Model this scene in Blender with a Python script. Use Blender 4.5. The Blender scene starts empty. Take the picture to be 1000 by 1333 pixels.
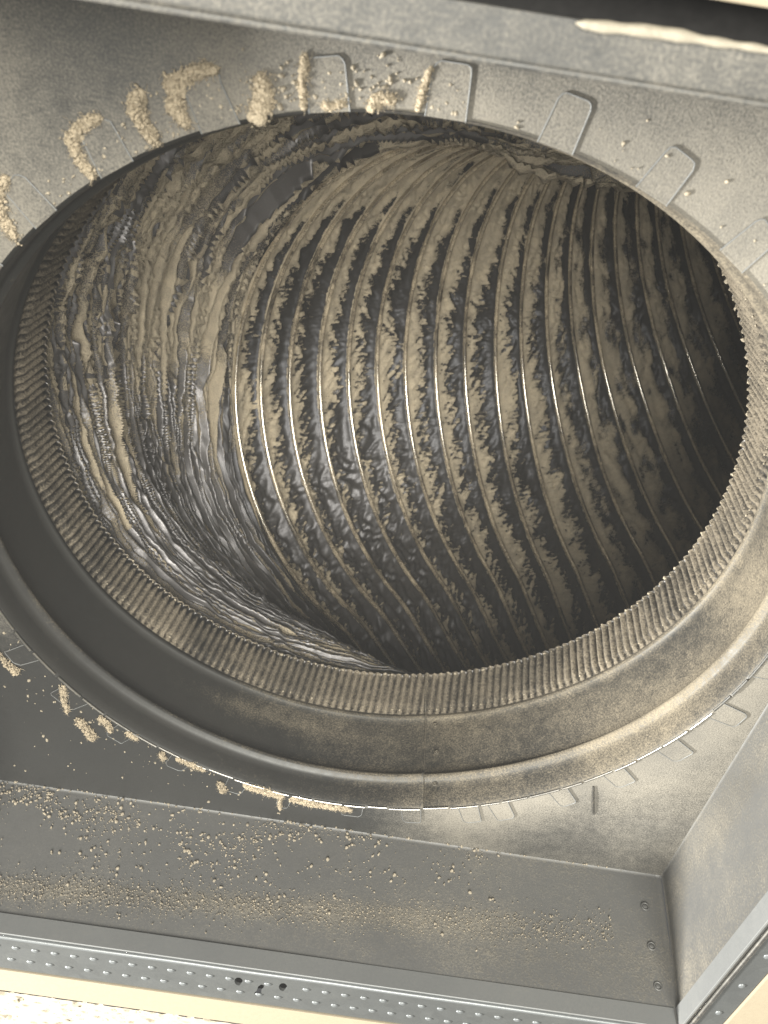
import bpy, bmesh, math, random
import numpy as np
from mathutils import Matrix, Vector, geometry
random.seed(7); rng = np.random.RandomState(11)
S = 0.15                       # metres per unit: the duct opening has radius 1 unit
sc = bpy.context.scene
# ------------------------------------------------------------------ camera
CR = np.array([[0.9886982, -0.1270258, 0.0796259], [0.1489573, 0.7722648, -0.6175911], [0.0169577, 0.6224721, 0.7824583]])
CC = np.array([-0.02677, -1.39347, -1.55807])
cam = bpy.data.cameras.new('camera'); camo = bpy.data.objects.new('camera', cam); sc.collection.objects.link(camo)
rows = [CR[0], -CR[1], -CR[2]]
M = Matrix(((rows[0][0], rows[1][0], rows[2][0]), (rows[0][1], rows[1][1], rows[2][1]), (rows[0][2], rows[1][2], rows[2][2]))).to_4x4()
M.translation = Vector(CC * S)
camo.matrix_world = M
cam.sensor_fit = 'HORIZONTAL'; cam.sensor_width = 36; cam.lens = 36 * 1150.57 / 1000
cam.clip_start = 0.005; cam.clip_end = 50
cam.dof.use_dof = True; cam.dof.focus_distance = 2.75 * S; cam.dof.aperture_fstop = 36
sc.camera = camo
# ------------------------------------------------------------------ light
W = bpy.data.worlds.new('World'); sc.world = W; W.use_nodes = True
bg = W.node_tree.nodes['Background']; bg.inputs[0].default_value = (0.95, 0.97, 1.0, 1); bg.inputs[1].default_value = 0.08
def area(name, loc, target, size, power, col, sy=None):
    l = bpy.data.lights.new(name, 'AREA'); l.size = size; l.energy = power; l.color = col
    if sy: l.shape = 'RECTANGLE'; l.size_y = sy
    o = bpy.data.objects.new(name, l); sc.collection.objects.link(o)
    o.location = loc; o.rotation_euler = (Vector(target) - Vector(loc)).to_track_quat('-Z', 'Y').to_euler()
    return o
area('key_light', (0.04, -0.90, -1.70), (0, 0, 0.15), 1.2, 112, (1.0, 0.95, 0.86))  # soft unseen lamp below the opening, aimed up into the duct
area('side_light', (-1.16, 0.42, -0.60), (.13, .04, 0), 0.30, 88, (1.0, .96, .90), .14)  # low unseen lamp, added to brighten the right wall and collar
sc.view_settings.view_transform = 'Standard'; sc.view_settings.look = 'None'; sc.view_settings.exposure = 0; sc.view_settings.gamma = 1
# ------------------------------------------------------------------ noise
_perm = rng.permutation(256); _perm = np.concatenate([_perm, _perm, _perm])
_g = rng.normal(size=(256, 3)); _g /= np.linalg.norm(_g, axis=1)[:, None]
def noise3(x, y, z):
    x, y, z = np.broadcast_arrays(x, y, z)
    xi, yi, zi = np.floor(x).astype(int), np.floor(y).astype(int), np.floor(z).astype(int)
    xf, yf, zf = x - xi, y - yi, z - zi
    xi &= 255; yi &= 255; zi &= 255
    f = lambda t: t * t * t * (t * (t * 6 - 15) + 10)
    u, v, w = f(xf), f(yf), f(zf)
    def gr(a, b, c):
        g = _g[_perm[_perm[_perm[(xi + a) & 255] + ((yi + b) & 255)] + ((zi + c) & 255)]]
        return g[..., 0] * (xf - a) + g[..., 1] * (yf - b) + g[..., 2] * (zf - c)
    L = lambda a, b, t: a + t * (b - a)
    return 1.6 * L(L(L(gr(0,0,0), gr(1,0,0), u), L(gr(0,1,0), gr(1,1,0), u), v), L(L(gr(0,0,1), gr(1,0,1), u), L(gr(0,1,1), gr(1,1,1), u), v), w)
def crease(n, k):            # folded-sheet profile: flat facets meeting in sharp lines
    t = n * k; return 4 * np.abs(t - np.floor(t) - .5) - 1
def sstep(a, b, x):
    t = np.clip((x - a) / (b - a), 0, 1); return t * t * (3 - 2 * t)
# ------------------------------------------------------------------ materials
def nt(name):
    m = bpy.data.materials.new(name); m.use_nodes = True
    n = m.node_tree; n.nodes.clear()
    out = n.nodes.new('ShaderNodeOutputMaterial')
    return m, n, out
def N(n, typ, **kw):
    o = n.nodes.new(typ)
    for k, v in kw.items():
        if k in ('operation', 'blend_type', 'data_type', 'noise_dimensions', 'feature', 'attribute_name', 'interpolation_type', 'clamp'): setattr(o, k, v)
        else: o.inputs[k.replace('_', ' ')].default_value = v
    return o
def math_(n, op, a, b=None, clamp=False):
    o = n.nodes.new('ShaderNodeMath'); o.operation = op; o.use_clamp = clamp
    for i, x in enumerate((a, b)):
        if x is None: continue
        if isinstance(x, (int, float)): o.inputs[i].default_value = x
        else: n.links.new(x, o.inputs[i])
    return o.outputs[0]
def noise_(n, vec, scale, detail=3, rough=.55, dist=0):
    o = n.nodes.new('ShaderNodeTexNoise'); o.inputs['Scale'].default_value = scale; o.inputs['Detail'].default_value = detail
    o.inputs['Roughness'].default_value = rough; o.inputs['Distortion'].default_value = dist
    n.links.new(vec, o.inputs['Vector']); return o.outputs['Fac']
def ramp01(n, x, a, b):
    o = n.nodes.new('ShaderNodeMapRange'); o.interpolation_type = 'SMOOTHSTEP'
    n.links.new(x, o.inputs[0]); o.inputs[1].default_value = a; o.inputs[2].default_value = b; return o.outputs[0]
def colmix(n, f, a, b):
    o = n.nodes.new('ShaderNodeMix'); o.data_type = 'RGBA'
    if isinstance(f, (int, float)): o.inputs[0].default_value = f
    else: n.links.new(f, o.inputs[0])
    for i, x in ((6, a), (7, b)):
        if isinstance(x, tuple): o.inputs[i].default_value = (*x, 1)
        else: n.links.new(x, o.inputs[i])
    return o.outputs[2]
def dusty(name, metal=(.42, .43, .43), rough=.36, metallic=.9, base=.5, patch=.5, patch_scale=14, grain=900, bump=.25,
          dust=(.33, .295, .225), dust2=(.22, .20, .165), attr=None, spangle=0., grain_amt=.5, gdist=.0006, film=0., lo=.1, hi=.9, middiv=6., painted_sheen=None):
    m, n, out = nt(name)
    co = n.nodes.new('ShaderNodeTexCoord').outputs['Object']
    big = noise_(n, co, patch_scale, 4, .6, .4)
    fine = noise_(n, co, grain, 3, .7)
    mid = noise_(n, co, grain / middiv, 3, .6)
    f = math_(n, 'MULTIPLY', math_(n, 'SUBTRACT', big, .5), patch * 2)
    f = math_(n, 'ADD', f, math_(n, 'MULTIPLY', math_(n, 'SUBTRACT', fine, .5), grain_amt * 2))
    f = math_(n, 'ADD', f, math_(n, 'MULTIPLY', math_(n, 'SUBTRACT', mid, .5), grain_amt))
    if attr:
        a = n.nodes.new('ShaderNodeAttribute'); a.attribute_name = attr
        f = math_(n, 'ADD', f, a.outputs['Fac'])
    f = math_(n, 'ADD', f, base)
    fac = ramp01(n, f, lo, hi)
    if film: fac = math_(n, 'ADD', math_(n, 'MULTIPLY', fac, 1 - film), film)
    dc = colmix(n, ramp01(n, math_(n, 'ADD', math_(n, 'MULTIPLY', fine, .5), math_(n, 'MULTIPLY', big, .5)), .35, .65), dust2, dust)
    h = math_(n, 'MULTIPLY', math_(n, 'ADD', fine, math_(n, 'MULTIPLY', mid, .8)), math_(n, 'ADD', fac, .15))
    bp = n.nodes.new('ShaderNodeBump'); bp.inputs['Strength'].default_value = bump; bp.inputs['Distance'].default_value = gdist
    n.links.new(h, bp.inputs['Height'])
    mb = n.nodes.new('ShaderNodeBsdfPrincipled')
    mc = metal
    if spangle:
        vo = n.nodes.new('ShaderNodeTexVoronoi'); vo.inputs['Scale'].default_value = 160; n.links.new(co, vo.inputs['Vector'])
        sx = n.nodes.new('ShaderNodeSeparateColor'); n.links.new(vo.outputs['Color'], sx.inputs[0])
        mc = colmix(n, math_(n, 'MULTIPLY', sx.outputs[0], spangle), metal, tuple(min(1, c * 1.5) for c in metal))
        n.links.new(mc, mb.inputs['Base Color'])
    else: mb.inputs['Base Color'].default_value = (*metal, 1)
    mb.inputs['Metallic'].default_value = metallic
    if painted_sheen:
        ab = n.nodes.new('ShaderNodeAttribute'); ab.attribute_name = 'painted_sheen'
        n.links.new(colmix(n, ab.outputs['Fac'], metal, painted_sheen), mb.inputs['Base Color'])
    rr = math_(n, 'ADD', math_(n, 'MULTIPLY', mid, .2), rough - .1); n.links.new(rr, mb.inputs['Roughness'])
    b2 = n.nodes.new('ShaderNodeBump'); b2.inputs['Strength'].default_value = .12; b2.inputs['Distance'].default_value = gdist
    n.links.new(mid, b2.inputs['Height']); n.links.new(b2.outputs[0], mb.inputs['Normal'])
    db = n.nodes.new('ShaderNodeBsdfPrincipled'); db.inputs['Roughness'].default_value = .95
    db.inputs['Specular IOR Level'].default_value = .15
    n.links.new(dc, db.inputs['Base Color']); n.links.new(bp.outputs[0], db.inputs['Normal'])
    mx = n.nodes.new('ShaderNodeMixShader'); n.links.new(fac, mx.inputs[0]); n.links.new(mb.outputs[0], mx.inputs[1]); n.links.new(db.outputs[0], mx.inputs[2])
    n.links.new(mx.outputs[0], out.inputs['Surface'])
    return m
def matte(name, col, rough=.9, var=.1, scale=300, bump=.1, dist=.0005):
    m, n, out = nt(name); co = n.nodes.new('ShaderNodeTexCoord').outputs['Object']
    b = n.nodes.new('ShaderNodeBsdfPrincipled'); b.inputs['Roughness'].default_value = rough; b.inputs['Specular IOR Level'].default_value = .2
    f = noise_(n, co, scale, 4, .65)
    c = colmix(n, ramp01(n, f, .3, .7), tuple(x * (1 - var) for x in col), tuple(min(1, x * (1 + var)) for x in col))
    n.links.new(c, b.inputs['Base Color'])
    bp = n.nodes.new('ShaderNodeBump'); bp.inputs['Strength'].default_value = bump; bp.inputs['Distance'].default_value = dist
    n.links.new(f, bp.inputs['Height']); n.links.new(bp.outputs[0], b.inputs['Normal'])
    n.links.new(b.outputs[0], out.inputs['Surface']); return m
MT = {}
MT['plate'] = dusty('dusty_plate_steel', rough=.5, metal=(.07, .073, .073), film=.05, metallic=.75, dust=(.215, .203, .172), dust2=(.128, .124, .111), attr='dust', base=.42, patch=.2, patch_scale=22, grain=1400, bump=.35, gdist=.0008)
MT['tabs'] = dusty('dusty_tab_steel', rough=.5, metal=(.07, .073, .073), film=.05, metallic=.75, dust=(.215, .203, .172), dust2=(.128, .124, .111), base=.28, patch=.4, patch_scale=22, grain=1400, bump=.35)
MT['wall'] = dusty('dusty_wall_steel', metal=(.15, .155, .155), rough=.6, film=.15, metallic=.6, dust=(.20, .188, .157), dust2=(.095, .092, .081), attr='dust', base=.25, patch=.3, patch_scale=18, grain=1100, bump=.5, grain_amt=.7, gdist=.0009)
MT['collar'] = dusty('dusty_collar_steel', metal=(.07, .073, .073), rough=.5, film=.05, metallic=.75, dust=(.24, .21, .155), dust2=(.12, .108, .085), attr='dust', base=.3, patch=.25, patch_scale=16, grain=1300, bump=.45)
MT['crimp'] = dusty('dusty_crimp_steel', metal=(.09, .09, .09), dust=(.235, .205, .155), dust2=(.10, .09, .072), attr='dust', base=.8, patch=.3, patch_scale=30, grain=1000, bump=.9, grain_amt=.6, gdist=.0009)
MT['foil'] = dusty('dusty_aluminium_foil', metal=(.04, .042, .047), painted_sheen=(.20, .198, .202), rough=.46, metallic=.75, attr='dust', base=.1, lo=.12, hi=.60, film=.025, patch=.18, patch_scale=60, grain=1700, middiv=2.2, bump=.9, grain_amt=.95, dust=(.66, .575, .42), dust2=(.42, .37, .28), gdist=.0012)
MT['wire'] = dusty('dusty_wire', metal=(.6, .58, .52), rough=.2, metallic=1, base=.42, patch=.5, patch_scale=40, grain=1200, bump=.3, dust=(.60, .51, .36), dust2=(.40, .34, .25))
MT['galv'] = dusty('clean_galvanised', metal=(.08, .088, .09), rough=.55, metallic=.5, film=.35, dust=(.085,.087,.08), dust2=(.06,.062,.06), base=.12, patch=.2, spangle=.5, bump=.1)
MT['lip'] = dusty('greyish_lip_steel', metal=(.22, .235, .24), rough=.55, metallic=.5, base=.2, patch=.2, bump=.1, dust=(.18, .18, .17), dust2=(.12, .12, .115), film=.3)
MT['bright2'] = dusty('bare_zinc', metal=(.17, .185, .19), rough=.4, metallic=.4, base=.1, patch=.15, bump=.1, dust=(.17, .175, .165), dust2=(.13, .135, .13))
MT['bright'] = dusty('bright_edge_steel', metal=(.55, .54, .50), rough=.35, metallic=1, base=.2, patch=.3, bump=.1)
MT['fluff'] = matte('dust_fluff', (.42, .36, .26), .95, .25, 1500, .9, .0008)
MT['grain'] = matte('dust_grains', (.31, .275, .21), .95, .25, 900, .3)
MT['cream'] = matte('cream_paint', (.27, .235, .17), .6, .03, 500, .08)
MT['tile'] = matte('ceiling_tile_white', (.33, .30, .235), .95, .05, 600, .35)
MT['dark'] = matte('shade_black', (.02, .02, .02), .9, .2, 300, .1)  # black for unlit gaps and the far end: shade put into colour
MT['pit'] = matte('tile_fissure', (.28, .24, .17), .95, .2, 600, .3)
MT['caulk'] = matte('pale_caulk', (.26, .24, .19), .6, .08, 700, .5)
# ------------------------------------------------------------------ mesh helpers
def mesh_np(name, V, F, mat, parent=None, smooth=True, dust=None, share=None):
    """V (n,3) in units, F (m,3|4) ints or list of lists"""
    if share is None:
        me = bpy.data.meshes.new(name)
        V = np.asarray(V, float) * S
        if isinstance(F, np.ndarray):
            k = F.shape[1]; me.vertices.add(len(V)); me.vertices.foreach_set('co', V.astype(np.float32).ravel())
            me.loops.add(F.size); me.loops.foreach_set('vertex_index', F.astype(np.int32).ravel())
            me.polygons.add(len(F)); me.polygons.foreach_set('loop_start', (np.arange(len(F)) * k).astype(np.int32))
            me.update(calc_edges=True); me.validate()
        else: me.from_pydata([tuple(v) for v in V], [], F); me.update()
        if smooth: me.polygons.foreach_set('use_smooth', np.ones(len(me.polygons), bool))
        me.materials.append(mat)
        if dust is not None:
            a = me.attributes.new('dust', 'FLOAT', 'POINT'); a.data.foreach_set('value', np.asarray(dust, np.float32))
    else: me = share
    o = bpy.data.objects.new(name, me); sc.collection.objects.link(o)
    if parent: o.parent = parent
    return o
def tag(o, label=None, cat=None, group=None, kind=None):
    if label: o['label'] = label
    if cat: o['category'] = cat
    if group: o['group'] = group
    if kind: o['kind'] = kind
    return o
def empty(name, label, cat, loc=(0, 0, 0), group=None):
    o = bpy.data.objects.new(name, None); sc.collection.objects.link(o); o.location = Vector(loc) * S; o.empty_display_size = .02
    return tag(o, label, cat, group)
def gridF(nu, nv, closed_v=False):
    i = np.arange(nu - 1)[:, None]; j = np.arange(nv if closed_v else nv - 1)[None, :]
    a = i * nv + j; b = i * nv + (j + 1) % nv; c = (i + 1) * nv + (j + 1) % nv; d = (i + 1) * nv + j
    return np.stack([a, b, c, d], -1).reshape(-1, 4)
def tubeV(path, r, n=8, closed=False):
    path = np.asarray(path, float); m = len(path)
    t = np.roll(path, -1, 0) - np.roll(path, 1, 0)
    if not closed: t[0] = path[1] - path[0]; t[-1] = path[-1] - path[-2]
    t /= np.linalg.norm(t, axis=1)[:, None]
    ref = np.array([0, 0, 1.]); 
    if abs(t[:, 2]).max() > .9: ref = np.array([0.37, .61, -.2])
    u = np.cross(t, ref); u /= np.linalg.norm(u, axis=1)[:, None]; v = np.cross(t, u)
    a = np.linspace(0, 2 * np.pi, n, endpoint=False)
    r = np.broadcast_to(np.asarray(r, float), (m,))
    V = path[:, None] + r[:, None, None] * (np.cos(a)[None, :, None] * u[:, None] + np.sin(a)[None, :, None] * v[:, None])
    F = gridF(m, n, True)
    if closed:
        j = np.arange(n); F = np.concatenate([F, np.stack([(m - 1) * n + j, (m - 1) * n + (j + 1) % n, (j + 1) % n, j], -1)])
    return V.reshape(-1, 3), F
def boxV(a, b):
    (x0, y0, z0), (x1, y1, z1) = a, b
    V = [(x0,y0,z0),(x1,y0,z0),(x1,y1,z0),(x0,y1,z0),(x0,y0,z1),(x1,y0,z1),(x1,y1,z1),(x0,y1,z1)]
    return V, [[0,3,2,1],[4,5,6,7],[0,1,5,4],[1,2,6,5],[2,3,7,6],[3,0,4,7]]
def bevel_mesh(name, V, F, mat, parent, w, seg=2, dust=None):
    bm = bmesh.new(); vs = [bm.verts.new(Vector(v) * S) for v in V]
    for f in F: bm.faces.new([vs[i] for i in f])
    bm.normal_update()
    bmesh.ops.recalc_face_normals(bm, faces=bm.faces)
    if w: bmesh.ops.bevel(bm, geom=list(bm.edges), offset=w * S, segments=seg, profile=.6, affect='EDGES')
    me = bpy.data.meshes.new(name); bm.to_mesh(me); bm.free()
    me.polygons.foreach_set('use_smooth', np.zeros(len(me.polygons), bool)); me.materials.append(mat)
    if dust is not None:
        a = me.attributes.new('dust', 'FLOAT', 'POINT'); a.data.foreach_set('value', np.full(len(me.vertices), dust, np.float32))
    o = bpy.data.objects.new(name, me); sc.collection.objects.link(o); o.parent = parent
    return o
def prism(poly, z0, z1):
    n = len(poly); V = [(x, y, z0) for x, y in poly] + [(x, y, z1) for x, y in poly]
    return V, [list(range(n))[::-1], list(range(n, 2 * n))] + [[i, (i + 1) % n, n + (i + 1) % n, n + i] for i in range(n)]
# icosphere template
def ico(sub):
    bm = bmesh.new(); bmesh.ops.create_icosphere(bm, subdivisions=sub, radius=1)
    V = np.array([v.co[:] for v in bm.verts]); F = np.array([[v.index for v in f.verts] for f in bm.faces]); bm.free(); return V, F
ICO = {k: ico(k) for k in (1, 2, 3)}
def blobs(cs, rs, sub=1, jag=.25, squash=1.):
    IV, IF = ICO[sub]; k = len(IV); cs = np.asarray(cs, float); rs = np.asarray(rs, float)
    R_ = rng.normal(size=(len(cs), 3, 3)); Q = np.linalg.qr(R_)[0]
    sc_ = rng.uniform(.65, 1.3, (len(cs), 1, 3)); J = 1 + jag * rng.normal(size=(len(cs), k, 1))
    V = (IV[None] * sc_ * J) @ Q * rs[:, None, None]; V[..., 2] *= squash
    V = V + cs[:, None]
    F = IF[None] + (np.arange(len(cs)) * k)[:, None, None]
    return V.reshape(-1, 3), F.reshape(-1, 3)

# ================================================================== THE PLENUM BOX
XL, XR, YB, YT = -1.065, 1.065, 1.14, -1.18
ZR = -.438
box = empty('plenum_box', 'dusty galvanised sheet metal air box above the ceiling, round duct hole in its top', 'air box', (0, 1.14, ZR))
def child_fix(o):          # meshes are written in world units: cancel the parent's offset
    o.matrix_parent_inverse = Matrix.Translation(-o.parent.location); return o
def part(name, V, F, mat, par, **kw):
    o = mesh_np(name, V, F, mat, par, **kw)
    if par.type == 'EMPTY': child_fix(o)
    return o
# top plate with round hole
nA = 360; ang = np.linspace(0, 2 * np.pi, nA, endpoint=False)
ca, sa = np.cos(ang), np.sin(ang)
def sqr(c, s, x0, x1, y0, y1):
    tx = np.where(c > 0, x1 / np.where(c == 0, 1e-9, c), x0 / np.where(c == 0, -1e-9, c)); ty = np.where(s > 0, y1 / np.where(s == 0, 1e-9, s), y0 / np.where(s == 0, -1e-9, s))
    return np.minimum(tx, ty)
rs = sqr(ca, sa, XL - .004, XR + .004, YT - .05, YB + .004)
loops = []
for k, t in enumerate(np.linspace(0, 1, 24)):
    r = 1.0018 + (rs - 1.0018) * t ** 1.3
    loops.append(np.stack([r * ca, r * sa, np.zeros(nA)], -1))
V = np.array(loops).reshape(-1, 3)
def plate_dust_shade(V):
    x, y = V[:, 0], V[:, 1]; r = np.hypot(x, y)
    d = .18 * sstep(-.6, 1.0, x) + .12 * sstep(.3, -.6, y)  # dust plus painted light: paler towards right and top
    d += .34 * np.exp(-((r - 1.0) / .06) ** 2) * sstep(-.8, .3, x - y * .6)
    d += .35 * np.exp(-((r - 1.0) / .12) ** 2) * sstep(0, .9, x)
    d += .15 * noise3(x * 3, y * 3, 0.3)
    d -= .9 * sstep(.3, .85, y) * sstep(.4, -.3, x)  # shaded lower left corner painted in by thinning the dust
    return d
V2 = V.copy(); V2[:, 2] += .008
F1 = gridF(24, nA, True)
part('top_plate', V, F1, MT['plate'], box, dust=plate_dust_shade(V))
# side panels (each slightly tapered, modelled as thick sheets, subdivided for dust)
def panel(name, p00, p10, p01, p11, thick, mat, dustf, nu=120, nv=40, par=box, rel=None):
    u = np.linspace(0, 1, nu)[:, None, None]; v = np.linspace(0, 1, nv)[None, :, None]
    P0, P1, P2, P3 = map(np.array, (p00, p10, p01, p11))
    G = (1 - u) * (1 - v) * P0 + u * (1 - v) * P1 + (1 - u) * v * P2 + u * v * P3
    nrm = np.cross(P1 - P0, P2 - P0); nrm = nrm / np.linalg.norm(nrm)
    if nrm @ (np.array([0, 0, -.2]) - P0) < 0: nrm = -nrm
    Vf = G.reshape(-1, 3)
    if rel is not None: Vf = Vf + nrm * rel(Vf)[:, None]
    Vb = np.array([P0, P1, P3, P2]) - nrm * thick
    n0 = len(Vf); VV = np.concatenate([Vf, Vb]); F = [list(map(int, f)) for f in gridF(nu, nv)]
    c = [0, (nu - 1) * nv, nu * nv - 1, nv - 1]
    F += [[n0, n0 + 3, n0 + 2, n0 + 1]]
    e0 = [i * nv for i in range(nu)]; e1 = [(nu - 1) * nv + j for j in range(nv)]; e2 = [i * nv + nv - 1 for i in range(nu)]; e3 = list(range(nv))
    F += [e0[::-1] + [n0, n0 + 1], e1[::-1] + [n0 + 1, n0 + 2], e2 + [n0 + 2, n0 + 3], e3 + [n0 + 3, n0]]
    dd = np.concatenate([dustf(Vf), np.zeros(4)])
    return part(name, VV, F, mat, par, dust=dd)
def bot_dust_shade(V):
    x, z = V[:, 0], V[:, 2]
    d = -.25 + .25 * sstep(-.3, .9, x)  # left end kept darker: wall's shade painted through the dust amount
    zc = -.31 + .06 * (x + .9)
    d += .55 * np.exp(-((z - zc) / .035) ** 2) * sstep(.9, .1, x)
    d += .12 * sstep(.1, -.35, z)
    d += .25 * noise3(x * 2.2, z * 5, 1.7)
    return d
bulge = lambda V: .006 * noise3(V[:, 0] * 1.2, V[:, 2] * 2, .4 + V[:, 1] * .5)
wb = panel('side_panel', (XL, YB, 0), (XR, YB, 0), (XL, YB + .048, ZR), (XR, YB + .048, ZR), .008, MT['wall'], bot_dust_shade, rel=bulge)
def dust_r(V): return .12 + .3 * noise3(V[:, 1] * 2, V[:, 2] * 4, 3.1) + .35 * np.exp(-((V[:, 2] + .10) / .06) ** 2)
wr = panel('side_panel', (XR, YB, 0), (XR, YT, 0), (XR, YB + .048, ZR), (XR, YT, ZR), .008, MT['wall'], dust_r, rel=bulge)
wl = panel('side_panel', (XL, YT, 0), (XL, YB, 0), (XL, YT, ZR), (XL, YB + .048, ZR), .008, MT['wall'], dust_r)
wt = panel('side_panel', (XR, YT, 0), (XL, YT, 0), (XR, YT, ZR), (XL, YT, ZR), .008, MT['wall'], dust_r)
# rivets near the corner of the panels
rv, rf = ICO[2]
for p in [(1.001, -.107), (1.007, -.223), (1.012, -.333)]:
    y = YB + .048 * (-p[1] / .438)
    a = np.linspace(0, 2 * np.pi, 28, endpoint=False); path = np.stack([p[0] + .011 * np.cos(a), np.full(28, y - .002), p[1] + .011 * np.sin(a)], -1)
    TV, TF = tubeV(path, .0028, 6, True)
    DV = rv * [.009, .004, .009] + [p[0], y, p[1]]
    V = np.concatenate([TV, DV]); F = [list(map(int, f)) for f in TF] + [list(map(int, f + len(TV))) for f in rf]
    o = part('rivet', V, F, MT['wall'], wb, dust=np.full(len(V), -.1)); o.matrix_parent_inverse = Matrix.Identity(4)

# ================================================================== COLLAR
col = empty('duct_collar', 'round galvanised starting collar with bead rings, crimped end and tabs folded flat on the box', 'duct collar', (0, 0, 0))
nC = 246 * 8; angC = np.linspace(0, 2 * np.pi, nC, endpoint=False)
prof = [(-.004, 1.003), (0, .999), (.006, .996), (.03, .993), (.06, .992), (.078, .991), (.086, .985), (.093, .976), (.100, .973), (.107, .976), (.114, .985), (.121, .9905), (.15, .991), (.2, .991), (.25, .990), (.30, .989), (.318, .988), (.325, .982), (.332, .978), (.339, .982), (.345, .984)]
prof = np.array(prof)
SEAM = math.radians(74.1)
def collar_surface(prof, crimp):
    z = prof[:, 0][:, None] + 0 * angC[None]; r = prof[:, 1][:, None] + 0 * angC[None]
    r = r + .003 * noise3(np.cos(angC) * 2, np.sin(angC) * 2, .5)[None]
    # lap seam: one sheet edge proud of the other
    da = (angC - SEAM + np.pi) % (2 * np.pi) - np.pi
    r = r - .005 * np.exp(-np.clip(da, 0, None) / .05)[None] * (da > 0)[None] 
    if crimp is not None:
        ph = angC * 246 + (z - .345) * 26
        am = (1 + .35 * noise3(np.cos(angC) * 30, np.sin(angC) * 30, 2.2) + .25 * noise3(np.cos(angC) * 70, np.sin(angC) * 70, 7.2))[None]
        r = r + crimp[:, None] * am * (np.cos(ph + .8 * noise3(np.cos(angC) * 20, np.sin(angC) * 20, 4.2)[None]) * .5 + .5)
        r = r + .0018 * noise3(np.cos(angC)[None] * 120, np.sin(angC)[None] * 120, z * 60)
    return np.stack([r * np.cos(angC)[None], r * np.sin(angC)[None], z], -1), r
def collar_dust_shade(V):
    x, y, z = V.T; a = np.arctan2(y, x)
    d = .6 * sstep(-.7, .7, x) - .42  # shaded left and lit right of the collar painted through dust
    d += .45 * np.exp(-((z - .27) / .06) ** 2) * np.exp(-((a - 1.75) / .35) ** 2)     # grainy patch left of the seam
    d += .5 * np.exp(-((z - .108) / .014) ** 2) + .3 * np.exp(-((z - .335) / .012) ** 2)
    d -= .28 * np.exp(-((z - .315) / .02) ** 2) * sstep(.2, -.4, x)
    d += .22 * noise3(x * 2.5, y * 2.5, z * 5)
    blot = noise3(x * 9 + 4, y * 9, z * 12); d -= .5 * sstep(.25, .5, blot) * np.exp(-((a - 1.75) / .3) ** 2) * (z < .09)
    return d
G, _ = collar_surface(prof, None)
V = G.reshape(-1, 3)
sleeve = part('sleeve', V, gridF(len(prof), nC, True), MT['collar'], col, dust=collar_dust_shade(V))
zz = np.array([.345, .350, .356, .362, .37, .39, .42, .45, .475, .488, .496, .497])
cr = np.array([0, .2, .7, 1.1, 1, .9, .9, .95, 1.1, 1.2, 1.0, .5]) * .012
rb = np.interp(zz, [.345, .37, .497], [.984, .966, .952])
G, _ = collar_surface(np.stack([zz, rb], -1), cr)
V = G.reshape(-1, 3); a = np.arctan2(V[:, 1], V[:, 0])
cph = np.cos(a * 246 + (V[:, 2] - .345) * 26)
dd = .15 * noise3(V[:, 0] * 3, V[:, 1] * 3, V[:, 2] * 8) - .35 * cph - .1
dd -= .9 * sstep(.470, .485, V[:, 2]) * sstep(.0, -.5, V[:, 0]) * (V[:, 2] < .494)
part('crimped_end', V, gridF(len(zz), nC, True), MT['crimp'], col, dust=dd)
# little dust beads on crimp tips
tips = []; tr = []
for k in range(246):
    for z0, amp in ((.492, 1.), (.358, .7)):
        a0 = (2 * np.pi * k + np.pi - (z0 - .345) * 26) / 246
        if math.cos(a0 - .8) < -.2: continue
        for q in range(2 if z0 > .4 else 1):
            r = .955 if z0 > .4 else .972
            tips.append((r * math.cos(a0) , r * math.sin(a0), z0 + rng.normal() * .003)); tr.append(abs(rng.normal(.0026, .0014)) * amp)
TV, TF = blobs(tips, tr, 1)
tag(part('dust_bead', TV, TF, MT['grain'], col), kind='stuff')
# seam ridge and rivets
zs = prof[:, 0]; pr = np.interp(np.linspace(0, .49, 60), np.r_[zs, zz[4:]], np.r_[prof[:, 1], rb[4:]])
z_ = np.linspace(0, .49, 60); sl = SEAM + .0035 * (z_ > -1)
path = np.stack([(pr - .003) * np.cos(sl + .012 * z_), (pr - .003) * np.sin(sl + .012 * z_), z_], -1)
TV, TF = tubeV(path, .0034, 6); part('seam', TV, TF, MT['collar'], col, dust=np.full(len(TV), .2))
rm = None
for (x, y, z) in [(.296, .945, .301), (.304, .942, .191), (.303, .942, .0735)]:
    aa = math.atan2(y, x); r = .984
    c = np.array([r * math.cos(aa), r * math.sin(aa), z]); tdir = np.array([-math.sin(aa), math.cos(aa), 0]); nd = -np.array([math.cos(aa), math.sin(aa), 0])
    t = np.linspace(0, 2 * np.pi, 20, endpoint=False)
    path = c + .006 * (np.cos(t)[:, None] * tdir + np.sin(t)[:, None] * np.array([0, 0, 1.]))
    TV, TF = tubeV(path, .0018, 6, True); BV = rv * .0025 + c
    F = [list(map(int, f)) for f in TF] + [list(map(int, f + len(TV))) for f in rf]
    part('rivet', np.concatenate([TV, BV]), F, MT['collar'], col, dust=np.full(len(TV) + len(BV), .3))
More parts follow.
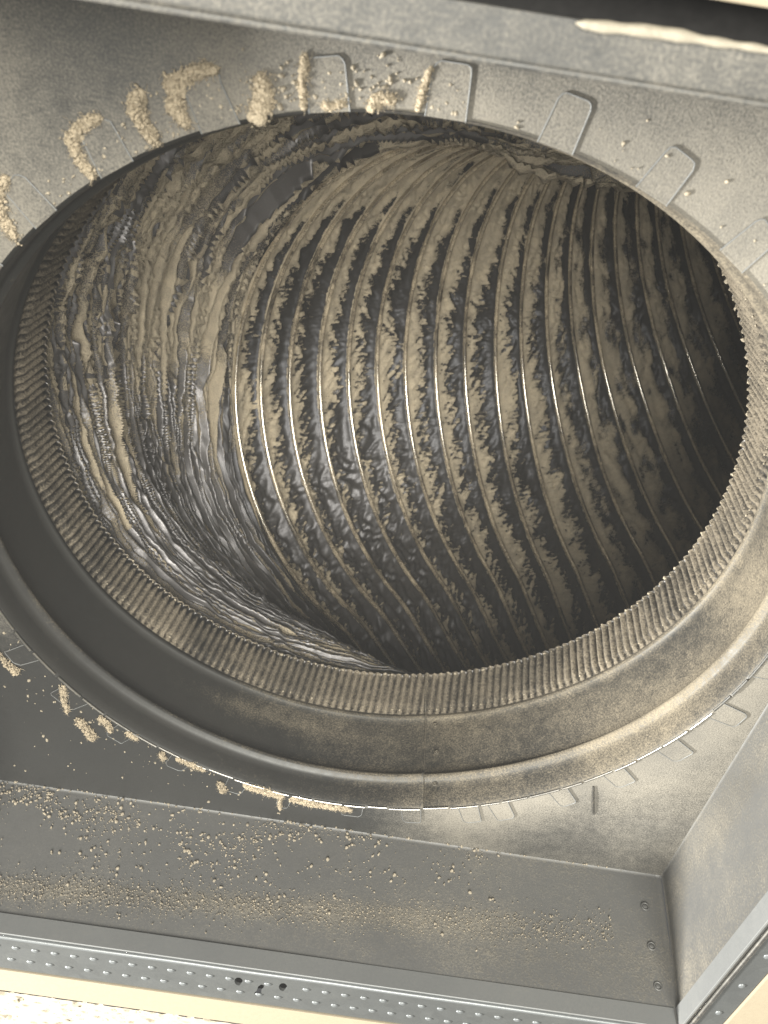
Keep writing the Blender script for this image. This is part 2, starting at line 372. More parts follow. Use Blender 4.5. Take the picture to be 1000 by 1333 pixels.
# stop bead behind the plate (seals the gap) and bright cut lip with slits between tabs
t = np.linspace(0, 2 * np.pi, 240, endpoint=False)
TV, TF = tubeV(np.stack([1.018 * np.cos(t), 1.018 * np.sin(t), np.full(240, .022)], -1), .02, 8, True)
part('stop_bead', TV, TF, MT['dark'], col)
a0 = 0.
k = 0
while a0 < 360 - 3.7:
    w = 3.2 + 2.4 * rng.rand(); a1 = min(a0 + w, 359.6)
    t = np.radians(np.linspace(a0, a1, 8)); rr = 1.0005 + .0015 * rng.normal(); dz = .0012 * rng.normal()
    TV, TF = tubeV(np.stack([rr * np.cos(t), rr * np.sin(t), np.full(8, -.004 + dz) ], -1), .0036, 6)
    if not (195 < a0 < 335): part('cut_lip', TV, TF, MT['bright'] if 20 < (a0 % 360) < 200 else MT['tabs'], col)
    a0 = a1 + .35 + .35 * rng.rand(); k += 1
# tabs folded flat on the plate
tabs = [(-134, 3.3, 1.084), (-123.8, 3.9, 1.084), (-111.9, 3.9, 1.082), (-101, 3.8, 1.082), (-89.9, 3.8, 1.084), (-79, 3.5, 1.083), (-68.2, 3.6, 1.082), (-57, 3.5, 1.082), (-46, 3.6, 1.08), (-35, 3.6, 1.08), (-24, 3.6, 1.08), (-13, 3.6, 1.08), (-2, 3.6, 1.08), (9, 3.6, 1.08),
        (19.4, 3.6, 1.086), (29.8, 3.9, 1.082), (40.2, 3.7, 1.078), (50.4, 3.2, 1.080), (61.2, 3.5, 1.088), (66.4, 3.4, 1.082), (76.4, 3.4, 1.072), (86.8, 3.9, 1.056), (98.4, 2.4, 1.074), (107.2, 3.5, 1.066), (117.8, 3.6, 1.06), (128.5, 3.6, 1.07), (139.3, 5.0, 1.07), (150, 3.6, 1.08), (161, 3.6, 1.08), (172, 3.6, 1.08), (183, 3.6, 1.08), (194, 3.6, 1.08), (205, 3.6, 1.08), (216, 3.6, 1.08)]
for (a, w, r1) in tabs:
    ar = math.radians(a); hw = math.radians(w) / 2 * 1.0
    er, et = np.array([math.cos(ar), math.sin(ar)]), np.array([-math.sin(ar), math.cos(ar)])
    h = hw * 1.03; c = .010 + .005 * rng.rand(); sk = .004 * rng.normal()
    loc = [(.998, -h), (r1 - c, -h + .003 + sk), (r1 - c * .3, -h + c * .3 + .003), (r1, -h + c), (r1 + .002 * rng.normal(), h - c), (r1 - c * .3, h - c * .3 - .002), (r1 - c, h - .003 + sk), (.998, h)]
    poly = [tuple(er * p + et * q) for p, q in loc]
    tilt = .004 + .004 * rng.rand()
    n = len(poly); V = []
    for (p, q), (x, y) in zip(loc, poly): V.append((x, y, -.0008))
    Vt = [(x, y, z - .0030) for (x, y, z), (p, q) in zip(V, loc)]
    F = [list(range(n)), list(range(n, 2 * n))[::-1]] + [[(i + 1) % n, i, n + i, n + (i + 1) % n] for i in range(n)]
    edge = [(x, y, z) for x, y, z in Vt]
    o = bevel_mesh('tab', V + Vt, F, MT['plate'], col, .0016, 2, dust=float(plate_dust_shade(np.array([[1.045 * er[0], 1.045 * er[1], 0]]))[0]) - .02); child_fix(o)
    TV, TF = tubeV(edge, .0013, 5); mesh_np('edge', TV, TF, MT['lip'], o)  # added pale tube: lit rim of the tab painted as lighter metal
# slit mark on the plate beside the lower tabs
TV, TF = tubeV([(.733, .731, -.002), (.745, .78, -.003), (.765, .85, -.002), (.773, .870, -.0005)], [.003, .0045, .0045, .001], 6)
part('scratch', TV, TF, MT['collar'], box, dust=np.full(len(TV), -.1))

# ================================================================== FLEXIBLE DUCT
Q = dict(phi=.371, s0=.1, k1=.675, L=1.5, k2=.073, psi=-.47, tx=-.546, ty=.762, r=1.154)
SK = [1.387, 1.477, 1.581, 1.685, 1.785, 1.884, 1.98, 2.082, 2.179, 2.287, 2.402, 2.536, 2.664, 2.785, 2.924, 3.055, 3.17, 3.3]
NX = 14
SK += [3.3 + .128 * (i + 1) for i in range(NX)]
def centreline():
    n = 400; s = np.linspace(0, 9, n); ds = s[1]
    k = np.where(s < Q['s0'], 0, np.where(s < Q['s0'] + Q['L'] / Q['k1'], Q['k1'], Q['k2']))
    w = np.exp(-np.linspace(-2, 2, 15) ** 2); w /= w.sum(); k = np.convolve(np.pad(k, 7, 'edge'), w, 'valid')
    t = np.array([Q['tx'], Q['ty'], 1.]); t /= np.linalg.norm(t); h = np.array([math.cos(Q['phi']), math.sin(Q['phi']), 0]); b = np.cross([0, 0, 1.], h)
    pos = [np.array([0, 0, .496])]; tan = [t]
    for i in range(1, n):
        nn = np.cross(b, t); t = t + ds * (k[i] * nn + (Q['psi'] * b if s[i] > Q['s0'] else 0)); t = t / np.linalg.norm(t)
        pos.append(pos[-1] + t * ds); tan.append(t)
    c_, s_ = math.cos(.24711), math.sin(.24711); Rz = np.array([[c_, -s_, 0], [s_, c_, 0], [0, 0, 1]])
    return s, np.array(pos) @ Rz, np.array(tan) @ Rz, Rz.T @ b
s_, pos_, tan_, bvec = centreline()
def section(sk):
    c = np.array([np.interp(sk, s_, pos_[:, i]) for i in range(3)]).T; t = np.array([np.interp(sk, s_, tan_[:, i]) for i in range(3)]).T
    t = t / np.linalg.norm(t, axis=-1, keepdims=True)
    return c, t
def frame(t):
    u = bvec - t * (t @ bvec)[..., None]; u /= np.linalg.norm(u, axis=-1, keepdims=True); return u, np.cross(t, u)
NVd = 1000; NL = 540; NPR = 14
th = np.linspace(0, 2 * np.pi, NVd, endpoint=False)
# loft rows
PUSH = .35
cA, tA = section(np.array([SK[0]])); cA, tA = cA[0], tA[0]
w = np.linspace(0, 1, NL, endpoint=False)
P0 = np.array([0, 0, .47]); P3 = cA; L = np.linalg.norm(P3 - P0); P1 = P0 + np.array([0, 0, L * .38]); P2 = P3 - tA * L * .33
W_ = w[:, None]
cL = (1 - W_) ** 3 * P0 + 3 * (1 - W_) ** 2 * W_ * P1 + 3 * (1 - W_) * W_ ** 2 * P2 + W_ ** 3 * P3
tL = (1 - W_) * np.array([0, 0, 1.]) + W_ * tA; tL /= np.linalg.norm(tL, axis=1)[:, None]
rL = 1.005 + (Q['r'] - 1.005) * sstep(0, .8, w)
kk = np.concatenate([np.linspace(i, i + 1, NPR, endpoint=False) for i in range(len(SK) - 1)])
cS, tS = section(np.interp(kk, np.arange(len(SK)), SK))
C_ = np.concatenate([cL, cS]); T_ = np.concatenate([tL, tS]); R_ = np.concatenate([rL, np.full(len(kk), Q['r'])])
U_, V_ = frame(T_)
rad = np.cos(th)[None, :, None] * U_[:, None] + np.sin(th)[None, :, None] * V_[:, None]
nR = len(C_); ct, st = np.cos(th)[None], np.sin(th)[None]
inn = sstep(.0, .75, -np.sin(th))[None] * np.concatenate([sstep(.0, .35, w), np.ones(len(kk))])[:, None]
side = sstep(-.2, .9, np.cos(th))[None]
RR_ = R_[:, None] * (1 + PUSH * inn)
base = C_[:, None] + RR_[..., None] * rad
dy = (base[..., 1] - C_[:, None, 1]) / Q['r']           # -1 top of the view, +1 bottom
# ---- compressed, crumpled zone
wl_ = w[:, None]
# folds as polylines: every ridge and valley wanders in straight runs with sharp kinks
MP = 60
def polyl(n, amp, scale=1.):                 # n random piecewise-linear curves round the duct, one value per column
    out = np.empty((n, NVd))
    for i in range(n):
        nk_ = rng.randint(int(15 * scale), int(27 * scale)); kx = np.sort(rng.rand(nk_)) * 2 * np.pi; ky = rng.normal(size=nk_) * amp
        out[i] = np.interp(th, np.r_[kx[-1] - 2 * np.pi, kx, kx[0] + 2 * np.pi], np.r_[ky[-1], ky, ky[0]])
    return out
NK = 2 * MP
drift = .030 * noise3(np.arange(NK)[:, None] * .16, np.cos(th)[None] * 1.4, np.sin(th)[None] * 1.4) + .012 * noise3(np.arange(NK)[:, None] * .3 + 5, np.cos(th)[None] * 4, np.sin(th)[None] * 4)
knot = (np.arange(NK)[:, None] + .5) / NK + polyl(NK, .30 / NK) + drift
knot = np.sort(knot, axis=0); _g2 = (np.arange(NK) * .0046)[:, None]; knot = np.maximum.accumulate(knot - _g2, axis=0) + _g2
knot = np.clip(knot, 0, 1.2) ** (1 + .5 * sstep(.1, .7, dy[:1]))
reg_h = noise3(np.arange(NK)[:, None] * .25 + 2, np.cos(th)[None] * 1.2, np.sin(th)[None] * 1.2)
hgt = np.where((np.arange(NK) % 2 == 0)[:, None], -1., 1.) * .046 * np.clip(1 + polyl(NK, .45) + .8 * reg_h, .05, 2.2)
facet = polyl(NK + 1, .42, .7) + .5 * noise3(np.arange(NK + 1)[:, None] * .35, np.cos(th)[None] * 1.5, np.sin(th)[None] * 1.5)
dL = np.empty((NL, NVd)); fd = np.empty((NL, NVd))
for j in range(NVd):
    dL[:, j] = np.interp(w, knot[:, j], hgt[:, j], left=0, right=0)
    fd[:, j] = facet[np.searchsorted(knot[:, j], w), j]
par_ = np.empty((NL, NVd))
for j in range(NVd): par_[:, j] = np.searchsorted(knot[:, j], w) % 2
crumple = crease(noise3(wl_ * 9, ct * 3.5, st * 3.5), 2.2)
crump2 = crease(noise3(wl_ * 30, ct * 5 + 5, st * 5), 1.6)
env = sstep(0, .05, wl_)
dL = dL * (1 - .5 * sstep(.15, .7, dy[:NL])) * (.55 + .45 * sstep(0, .45, wl_))
dL = env * (dL + .006 * crumple + .003 * crump2) * sstep(1, .95, wl_)
dyL = dy[:NL]
duL_shade = .62 + fd * 1.2 + .50 * (par_ - .5) * 2 + .25 * noise3(wl_ * 30, ct * 6, st * 6) + .10 * noise3(wl_ * 80, ct * 40, st * 40)  # alternate facets thinned: dark sides of the pleats painted through the dust
duL_shade += .15 * sstep(.3, 0, dyL)
duL_shade += .50 * sstep(.2, .6, wl_) * sstep(.5, 0, np.abs(dyL + .1))     # thickest on the heel of the bend
duL_shade -= .75 * sstep(.55, .05, wl_) * sstep(-.15, -.6, dyL)            # cleaner shiny foil at upper left
duL_shade -= .55 * sstep(.25, .75, dyL)                                     # and along the bottom
# ---- ringed zone
f = (kk - np.floor(kk))[:, None]; K = np.floor(kk)[:, None]; kc = kk[:, None]
dyS = dy[NL:]
sp = np.sin(np.pi * f)
slant = 1.2 * (f - .5)
a_ = th[None] + .16 * slant * np.sign(-dyS + .2)
ca_, sa_ = np.cos(a_), np.sin(a_)
m1 = noise3(kc * 1.1, ca_ * 16, sa_ * 16); m2 = noise3(kc * 2.5, ca_ * 42, sa_ * 42); m3 = noise3(kc * 6, ct * 90, st * 90); m4 = noise3(kc * .9 + 9, ct * 7, st * 7)
pouch = .036 * sp ** .5 * (1 + .5 * m4)
fold = sp * (.008 * crease(m1, 1.4) + .005 * crease(m2, 1.3) + .002 * m3)
lowcr = sstep(.35, .8, dyS) * sstep(9, 3, kc)
ph3 = kc * 3.3 + 1.5 * m4 + .8 * m1; tri3 = 4 * np.abs(ph3 - np.floor(ph3) - .5) - 1
upper = sstep(.15, -.75, dyS); rightk = sstep(9, 13, kc)
fold = fold + sp * (.35 + .65 * np.clip(upper + rightk, 0, 1)) * .011 * crease(noise3(kc * 2.2, ct * 3.2, st * 3.2), 1.7)
dS = pouch + fold + lowcr * .016 * tri3 * sp
ridge = -.006 * np.exp(-((np.minimum(f, 1 - f)) / .07) ** 2)
dS = dS + ridge
# ragged dust: thick just past each wire, thinning out towards the next one
streak = .8 * noise3(kc * 2.6, ca_ * 44, sa_ * 44) + .6 * noise3(kc * 5, ct * 80, st * 80) + .35 * m1
strk = noise3(kc * 3.4, ct * 7, st * 7) + .7 * noise3(kc * 6.5 + 3, ct * 13, st * 13)
urk = np.clip(upper + rightk, 0, 1)
streak = streak * (1 - .6 * urk) + strk * .9 * urk
slow = noise3(kc * .5, ct * 2.5, st * 2.5)
thr = .62 + .75 * upper + .42 * slow - .05 * sstep(.3, .9, dyS)
du = (thr - f) * 2.6 + .7 * m3 * (1 - upper) + streak * (1.4 - .4 * upper) + .08
du = np.maximum(du, .95 - 6 * np.minimum(f, 1 - f) * 2.2)
du_r = .84 + .5 * noise3(kc * 2.0, ct * 5, st * 5) + .8 * streak + (.25 - f) * 1.2
du = du * (1 - rightk) + du_r * rightk
du -= .55 * sstep(.62, .85, f)
du = np.maximum(du, .9 - 12 * np.minimum(f, 1.3 - f))
du -= lowcr * (.35 + .5 * np.abs(tri3))
first = sstep(2.2, 0, kc) * sstep(.75, .3, dyS); du = du + first * .7
clump = np.clip(du, 0, 1) * sp
dS = dS - clump * (.010 + .012 * np.clip(streak, 0, 1)) - .004 * np.clip(du, 0, 1) * m3
D = np.concatenate([dL + 0.0 * st, dS + 0 * st])
DU = np.concatenate([duL_shade, du])
base = base + rad * D[..., None]
# back of the heel and far end run on; end of the run closed by an added black disc against stray light
V = base.reshape(-1, 3)
F = gridF(nR, NVd, True)
endc = len(V); V = np.concatenate([V, C_[-1][None]])
j = np.arange(NVd); 
BR = np.concatenate([np.ones((NL, NVd)) * sstep(1.0, .85, wl_), .35 * lowcr * np.ones_like(du)]).ravel()  # lighter metal where crumpled: reflected light painted in, ringed zone left dark
duct = empty('flexible_duct', 'crumpled silver foil flexible duct bending to the right, thick with tan dust', 'flexible duct', (0, 0, .5))
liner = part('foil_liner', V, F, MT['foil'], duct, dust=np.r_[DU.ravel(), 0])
_a = liner.data.attributes.new('painted_sheen', 'FLOAT', 'POINT'); _a.data.foreach_set('value', np.r_[BR, 0].astype(np.float32))
part('light_stop_disc', np.concatenate([base[-1][::10], C_[-1][None]]), [[i, (i + 1) % 100, 100] for i in range(100)], MT['dark'], duct)
thr_ = np.linspace(0, 2 * np.pi, 220, endpoint=False)
for i, s in enumerate(SK[:-1]):
    c, t = section(np.array([s])); u, v = frame(t)
    wob = .006 * noise3(np.cos(thr_) * 1.5 + i, np.sin(thr_) * 1.5, i * .7)
    path = c + ((Q['r'] - .006) * (1 + PUSH * sstep(.0, .75, -np.sin(thr_))))[:, None] * (np.cos(thr_)[:, None] * u + np.sin(thr_)[:, None] * v) + wob[:, None] * t * .8
    TV, TF = tubeV(path, .0115, 8, True)
    part('wire_ring', TV, TF, MT['wire'], duct)

# ================================================================== CEILING FRAME, GRID BARS, CEILING
fr = empty('mounting_frame', 'punched galvanised metal strip frame around the opening, between air box and ceiling', 'metal frame', (0, 1.19, ZR))
def strip_with_holes(name, outer, holes, z0, z1, mat):
    polys = [[Vector((x, y, 0)) for x, y in outer]] + [[Vector((x, y, 0)) for x, y in h] for h in holes]
    tris = geometry.tessellate_polygon(polys)
    flat = [p for pl in polys for p in pl]; n = len(flat)
    V = [(p.x, p.y, z0) for p in flat] + [(p.x, p.y, z1) for p in flat]
    F = [list(t) for t in tris] + [[n + i for i in t[::-1]] for t in tris]
    o = 0
    for pl in polys:
        m = len(pl)
        for i in range(m): F.append([o + i, o + (i + 1) % m, n + o + (i + 1) % m, n + o + i])
        o += m
    return part(name, V, F, mat, fr, smooth=False)
circ = lambda x, y, r, n=20: [(x + r * .9 * math.cos(i * 2 * math.pi / n), y + r * 1.9 * math.sin(i * 2 * math.pi / n)) for i in range(n)]
y0 = 1.198; y1 = 1.40
holes = [circ(-.195, 1.272, .0135), circ(-.067, 1.268, .0135)]
cx, cy = -.134, 1.312
holes.append([(cx + .004, cy - .042), (cx + .013, cy - .038), (cx + .011, cy - .004), (cx + .006, cy + .004), (cx + .008, cy + .022), (cx + .002, cy + .040), (cx - .009, cy + .038), (cx - .014, cy + .020), (cx - .007, cy + .002), (cx - .006, cy - .010), (cx - .004, cy - .026)])
zf = ZR - .004
s_bot = strip_with_holes('rail', [(-1.6, y0), (1.10, y0), (1.155, y1), (-1.6, y1)], holes, zf, zf + .008, MT['galv'])
s_right = strip_with_holes('rail', [(1.085, YT), (1.155, YT), (1.155, y1 - .003), (1.103, y0 - .003), (1.085, y0 - .003)], [], zf, zf + .008, MT['galv'])
s_top = strip_with_holes('rail', [(-1.6, -1.233), (1.155, -1.233), (1.155, YT - .003), (-1.6, YT - .003)], [], zf - .001, zf + .008, MT['plate'])
s_left = strip_with_holes('rail', [(-1.155, YT), (-1.085, YT), (-1.085, y0 - .003), (-1.155, y0 - .003)], [], zf - .0005, zf + .008, MT['galv'])
# hems (bright rolled edges) and upright lips inside the box
def hem(p, q, r, mat, name='hem'):
    p, q = np.array(p), np.array(q); t = np.linspace(0, 1, 30)[:, None]
    path = p + (q - p) * t; path[:, 2] += .0012 * noise3(path[:, 0] * 4, path[:, 1] * 4, .2)
    TV, TF = tubeV(path, r, 8); return part(name, TV, TF, mat, fr)
hem((-1.6, 1.192, ZR - .006), (1.085, 1.192, ZR - .006), .0075, MT['bright2'])
hem((1.076, 1.19, ZR - .006), (1.076, YT, ZR - .006), .006, MT['bright'])
hem((-1.6, YT + .001, ZR - .005), (1.09, YT + .001, ZR - .005), .0045, MT['plate'])
def lip(a, b, name='lip'):
    V, F = boxV(a, b); o = bevel_mesh(name, V, F, MT['lip'], fr, .001, 1); child_fix(o)
lip((-1.6, 1.1785, ZR - .004), (1.05, 1.1865, ZR + .052)); lip((1.055, YT + .01, ZR - .004), (1.062, 1.178, ZR + .052))
# dimples: shallow lens-shaped bosses in two staggered rows
IV, IF = ICO[3]
dm = None
def dimple(x, y, ang, rail):
    global dm
    if dm is None:
        Vd = IV * [.0108, .0085, .0045]
        o = mesh_np('dimple', Vd, IF, MT['bright2'], rail); dm = o.data
    else: o = mesh_np('dimple', None, None, None, rail, share=dm)
    o.location = Vector((x, y, zf - .0005)) * S; o.location -= Vector((0, 0, 0)); o.rotation_euler[2] = ang
for i in range(52):
    x = -1.56 + i * .0556
    if x > 1.07: break
    for (xx, yy) in ((x + .003, 1.257 + .010 * (x + .85) * .5), (x + .036, 1.334 + .004 * (x + .85))):
        if math.hypot(xx + .195, yy - 1.272) < .03 or math.hypot(xx + .067, yy - 1.268) < .03 or math.hypot(xx + .134, yy - 1.312) < .02: continue
        dimple(xx, yy, .02, s_bot)
for i in range(36):
    y = -.9 + i * .0556
    if rng.rand() < .6: dimple(1.12, y, math.pi / 2, s_right)
# ceiling grid bars, cream
def bar(name, a, b, label):
    V, F = boxV(a, b); bm_o = bevel_mesh(name, V, F, MT['cream'], None, .004, 2); tag(bm_o, label, 'ceiling trim', 'smooth cream trim boards round the opening'); return bm_o
zc = ZR - .010
bar('trim_board', (-1.9, 1.402, zc), (1.70, 1.548, zc + .03), 'smooth cream trim board between the punched metal strip and the speckled tile')
bar('trim_board', (1.158, -1.25, zc + .001), (1.5, 1.399, zc + .03), 'smooth cream trim board outside the right side of the opening')
bar('trim_board', (-1.9, -1.5, zc - .012), (1.5, -1.274, zc + .02), 'pale cream trim board beyond the dark gap at the top right')
# added black sheets: shade painted behind the strip and in the slot
Vc, Fc = boxV((-1.7, 1.195, ZR + .07), (1.6, 1.45, ZR + .075))
cav = empty('ceiling_cavity', 'gap between the air box edge and the pale trim at the top, its shade painted black', 'gap', (0, -1.25, ZR)); cav['kind'] = 'structure'
del cav['category']
def cbox(a, b):
    V, F = boxV(a, b); part('cavity_shade_sheet', V, F, MT['dark'], cav, smooth=False)
cbox((-1.75, 1.20, ZR + .08), (1.6, 1.5, ZR + .085)); cbox((-1.9, -1.45, ZR + .06), (1.6, -1.195, ZR + .065)); cbox((1.075, -1.2, ZR + .07), (1.6, 1.5, ZR + .075)); cbox((-1.9, -1.2, ZR + .07), (-1.075, 1.5, ZR + .075))
# ragged pale caulk bead along the near flange
x = np.linspace(.118, 1.15, 260); rr = .0045 + .003 * noise3(x * 14, 0, .5) + .002 * noise3(x * 40, 1, .5); rr *= sstep(.115, .13, x)
path = np.stack([x, -1.232 + .0035 * noise3(x * 10, 3, .5), np.full(260, zf - .004)], -1)
TV, TF = tubeV(path, np.clip(rr, .001, 1), 10); tag(mesh_np('caulk_bead', TV, TF, MT['caulk']), 'ragged pale bead of caulk along the flange edge at the top right', 'caulk')
# ceiling tiles: pitted
def tile(x0, x1, y0, y1, nx, ny):
    X, Y = np.meshgrid(np.linspace(x0, x1, nx), np.linspace(y0, y1, ny), indexing='ij')
    return X, Y
X, Y = tile(-1.9, 2.2, 1.55, 2.6, 500, 260)
pit = noise3(X * 30, Y * 44, .7); pit2 = noise3(X * 75, Y * 90, 2.7)
z = zc - .001 + .014 * sstep(.42, .6, pit) + .008 * sstep(.45, .62, pit2) + .0015 * noise3(X * 60, Y * 60, .2)
V = np.stack([X, Y, z], -1).reshape(-1, 3)
ceil = mesh_np('ceiling', V, gridF(500, 260), MT['tile'])
tag(ceil, 'white speckled acoustic ceiling tile with small pits', kind='structure')
px = []; 
fis = mesh_np('tile_fissure', *blobs([(rng.uniform(-1.2, 0), rng.uniform(1.56, 1.85), zc + .0005) for _ in range(260)], rng.uniform(.003, .009, 260), 1, .3, .12), MT['pit'], ceil)
fis['kind'] = 'stuff'
for (a, b) in (((1.5, -6, zc), (6, 1.55, zc + .02)), ((-6, -6, zc), (6, -1.5, zc + .02)), ((-6, -1.5, zc), (-1.905, 6, zc + .02)), ((2.2, 1.55, zc), (6, 6, zc + .02)), ((-1.9, 2.6, zc), (2.2, 6, zc + .02)), ((-1.904, -1.27, zc), (-1.16, 1.40, zc + .02))):
    V, F = boxV(a, b); mesh_np('ceiling_field', V, F, MT['tile'], ceil, smooth=False)

# ================================================================== LOOSE DUST
def fluff(path, width, n, label, seed, h=.012):
    """a felted clump: many small ragged lumps and fibres gathered along a path on the plate"""
    n = n * 4; path = np.array(path, float); t = rng.rand(n) * (len(path) - 1); i = np.clip(t.astype(int), 0, len(path) - 2); f = (t - i)[:, None]
    w_ = np.interp(t, np.arange(len(path)), width)
    c = path[i] * (1 - f) + path[i + 1] * f
    off = rng.normal(size=(n, 2)) * w_[:, None] * .42
    q = np.exp(-(off ** 2).sum(1) / (w_ ** 2 + 1e-9) * 1.5)
    C3 = np.column_stack([c + off, -.003 - h * q * rng.rand(n)])
    V, F = blobs(C3, rng.uniform(.0012, .0044, n) * (.5 + q * .8), 1, .22)
    Vs, Fs = [V], [F]; o = len(V)
    m = max(14, n // 14); tt = rng.rand(m) * (len(path) - 1); ii = np.clip(tt.astype(int), 0, len(path) - 2); ff = (tt - ii)[:, None]
    ww = np.interp(tt, np.arange(len(path)), width); cc = path[ii] * (1 - ff) + path[ii + 1] * ff + rng.normal(size=(m, 2)) * ww[:, None] * .22
    Vb, Fb = blobs(np.column_stack([cc, -.002 - h * .35 * rng.rand(m)]), ww * rng.uniform(.35, .6, m), 3, .035, .7)
    Vs.append(Vb); Fs.append(Fb + o); o += len(Vb)
    for k in range(n // 3):
        p = C3[rng.randint(n)]; d = rng.normal(size=3); d[2] = -abs(d[2]) * .4; d /= np.linalg.norm(d); e = p + d * rng.uniform(.006, .016); m = (p + e) / 2 + rng.normal(size=3) * .003
        TV, TF = tubeV([p, m, e], [.0006, .0005, .0003], 3); Vs.append(TV)
        F2 = np.concatenate([TF[:, [0, 1, 2]], TF[:, [0, 2, 3]]]) + o; Fs.append(F2); o += len(TV)
    ob = mesh_np('dust_clump', np.concatenate(Vs), np.concatenate(Fs), MT['fluff']); tag(ob, label, 'dust clump', 'felted dust clumps on the box plate'); return ob
pol = lambda r, a: (r * math.cos(math.radians(a)), r * math.sin(math.radians(a)))
fluff([pol(1.012, -138.3), pol(1.06, -137.5), pol(1.088, -136), pol(1.09, -134)], [.012, .02, .02, .010], 150, 'ragged dust clump round the leftmost tab at the top left', 1)
fluff([pol(1.008, -126.4), pol(1.04, -126.6), pol(1.075, -126), pol(1.088, -124), pol(1.082, -122.5)], [.008, .013, .015, .014, .008], 170, 'hook of dust hugging the rounded tab at upper left', 2)
fluff([pol(1.01, -118.4), pol(1.04, -118.8), pol(1.075, -118.8), pol(1.085, -118)], [.009, .014, .018, .020], 160, 'upright tuft of dust standing between the second and third tab from the left', 3, .03)
fluff([pol(1.02, -115), pol(1.05, -115.3), pol(1.085, -114.6), pol(1.093, -112.2), pol(1.088, -110.5)], [.010, .018, .022, .014, .009], 230, 'fluffy dust clump on the left and top of the third tab', 4)
fluff([pol(1.008, -107.8), pol(1.03, -107), pol(1.06, -106.8)], [.022, .022, .016], 120, 'loose crumbly dust heap between the third and fourth tab', 5, .008)
fluff([pol(1.01, -103.4), pol(1.05, -103.2), pol(1.082, -102.6)], [.006, .009, .009], 70, 'thin line of dust along the left edge of the fourth tab', 6, .006)
fluff([pol(1.006, -97), pol(1.018, -96.4), pol(1.02, -95)], [.013, .012, .010], 70, 'low dust heap at the hole edge right of the fourth tab', 7, .006)
fluff([pol(1.006, -92.6), pol(1.04, -92.3), pol(1.07, -91.9)], [.005, .006, .005], 50, 'fine dust line on the left edge of the fifth tab', 8, .005)
fluff([pol(1.008, -101.5), pol(1.010, -99.5)], [.007, .006], 30, 'few dust crumbs on the foot of the fourth tab', 9, .004)
fluff([(-.975, .50), (-.955, .535), (-.93, .575), (-.918, .59)], [.006, .004, .012, .014], 110, 'club shaped dust blob at the lower left below the collar', 10, .016)
fluff([pol(1.015, 141.8), pol(1.05, 139.5), pol(1.078, 137.2)], [.012, .008, .006], 90, 'pale dust along the left edge of the lower left tab', 11, .014)
fluff([(-.765, .765), (-.748, .79), (-.735, .82), (-.728, .838)], [.012, .014, .015, .012], 150, 'two lobed dust lump right of the lower left tab', 12, .02)
fluff([(-.70, .742), (-.68, .765), (-.672, .79)], [.012, .009, .006], 90, 'curled dust wisp on the hole edge at the lower left', 13, .012)
fluff([(-.62, .80), (-.60, .815)], [.014, .012], 60, 'flat dust patch against the lower left of the collar edge', 14, .006)
fluff([(-.528, .868), (-.522, .89)], [.008, .011], 60, 'small round dust blob under the collar at lower left', 15, .012)
fluff([(-.48, .885), (-.44, .905), (-.40, .925)], [.008, .012, .007], 90, 'dust pile along the collar edge left of the drips', 16, .006)
fluff([(-.352, .975), (-.345, 1.0), (-.34, 1.01)], [.010, .012, .012], 80, 'rounded dust blob hanging left of the dusty tab row', 17, .018)
fluff([(-.27, .975), (-.21, .99), (-.16, 1.0)], [.016, .018, .012], 200, 'long crumbly dust bank against the lower collar edge', 18, .008)
fluff([(-.165, 1.0), (-.165, 1.045), (-.163, 1.06)], [.006, .007, .005], 50, 'short upright dust ridge in the lower dust bank', 19, .012)
fluff([(-.13, 1.01), (-.06, 1.02), (.02, 1.02), (.055, 1.02)], [.016, .017, .014, .008], 220, 'crumbly dust bank below the collar in the middle', 20, .007)
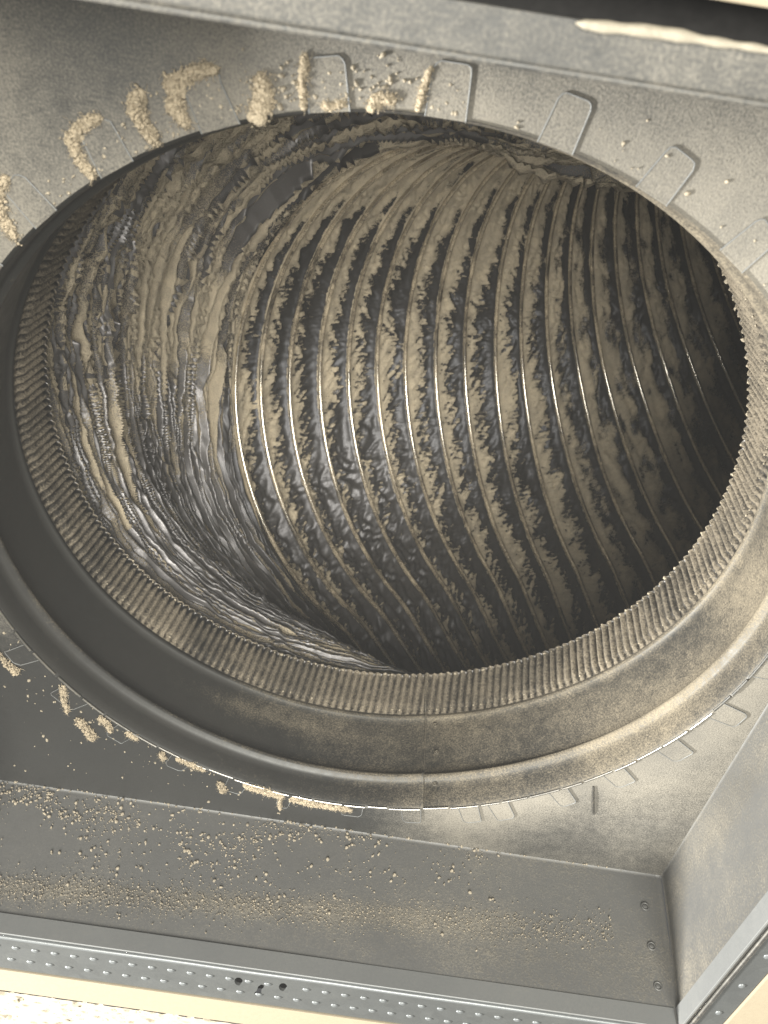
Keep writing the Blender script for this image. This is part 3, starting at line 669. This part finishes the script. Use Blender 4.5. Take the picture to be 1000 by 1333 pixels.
# scattered grains on plate and wall (uncountable)
def grains(name, pts, rr, label, sub=1):
    rr = np.minimum(rr, .0052); V, F = blobs(pts, rr, sub, .3); o = mesh_np(name, V, F, MT['grain']); tag(o, label, kind='stuff'); return o
pts = []; 
while len(pts) < 1900:
    x = rng.uniform(-1.06, .55); z = -abs(rng.normal(0, .12)) - .004
    if z < -.30: continue
    if rng.rand() > (1 - .75 * sstep(-.3, .42, np.array(x))) : continue
    if noise3(np.array(x * 5.), np.array(z * 9.), 4.2) + .25 * rng.normal() < -.05: continue
    pts.append((x, YB + .048 * (-z / .438) - .003, z))
grains('dust_specks', pts, np.abs(rng.normal(0, 1, len(pts))) ** 1.8 * .0013 + .0009, 'pale dust specks sprinkled on the lower box wall')
pts = []
for _ in range(3000):
    x = -1.06 + 1.95 * rng.rand() ** 1.25; z = -.315 + .07 * (x + .9) * .9 + rng.normal() * .028
    if z > -.02: continue
    pts.append((x, YB + .048 * (-z / .438) - .002, z))
grains('dust_band', pts, np.abs(rng.normal(.0002, .0009, len(pts))) + .0008, 'band of coarse dust crumbs across the lower box wall')
pts = []
while len(pts) < 380:
    a = rng.uniform(-140, -50) if rng.rand() < .7 else rng.uniform(95, 160); r = 1.006 + abs(rng.normal()) * .035
    if a > 0: r = 1.01 + abs(rng.normal()) * .06
    x, y = pol(r, a)
    if abs(x) > 1.05 or y > 1.13: continue
    if rng.rand() > (.45 if -112 < a < -88 else (.14 if a < -112 or a > 0 else .03)): continue
    pts.append((x, y, -.002))
for _ in range(90): pts.append((rng.uniform(-1, .9), 1.139 - abs(rng.normal()) * .004, -.002))
for _ in range(60): pts.append((rng.uniform(-1.0, -.3), rng.uniform(.6, 1.1), -.002))
pts = [p for p in pts if math.hypot(p[0], p[1]) > 1.008]
grains('dust_crumbs', pts, np.abs(rng.normal(.0016, .0012, len(pts))) + .0007, 'dust crumbs scattered on the plate round the hole')
# ================================================================== ADDED VEIL FOR LENS GLARE
HZ = 0.07
V, F = boxV((-14, -14, -1.9), (14, 14, 6.5))
hz = mesh_np('glare_veil', V, F, MT['dark'], smooth=False); hz['kind'] = 'stuff'; hz['label'] = 'thin pale veil added in and below the opening, standing in for lens glare'
hm = bpy.data.materials.new('glare_veil_volume'); hm.use_nodes = True; hn = hm.node_tree; hn.nodes.clear()
ho = hn.nodes.new('ShaderNodeOutputMaterial'); hv = hn.nodes.new('ShaderNodeVolumePrincipled'); hv.inputs['Color'].default_value = (.93, .95, .95, 1); hv.inputs['Density'].default_value = HZ; hv.inputs['Anisotropy'].default_value = .2
hn.links.new(hv.outputs[0], ho.inputs['Volume']); hz.data.materials.clear(); hz.data.materials.append(hm)
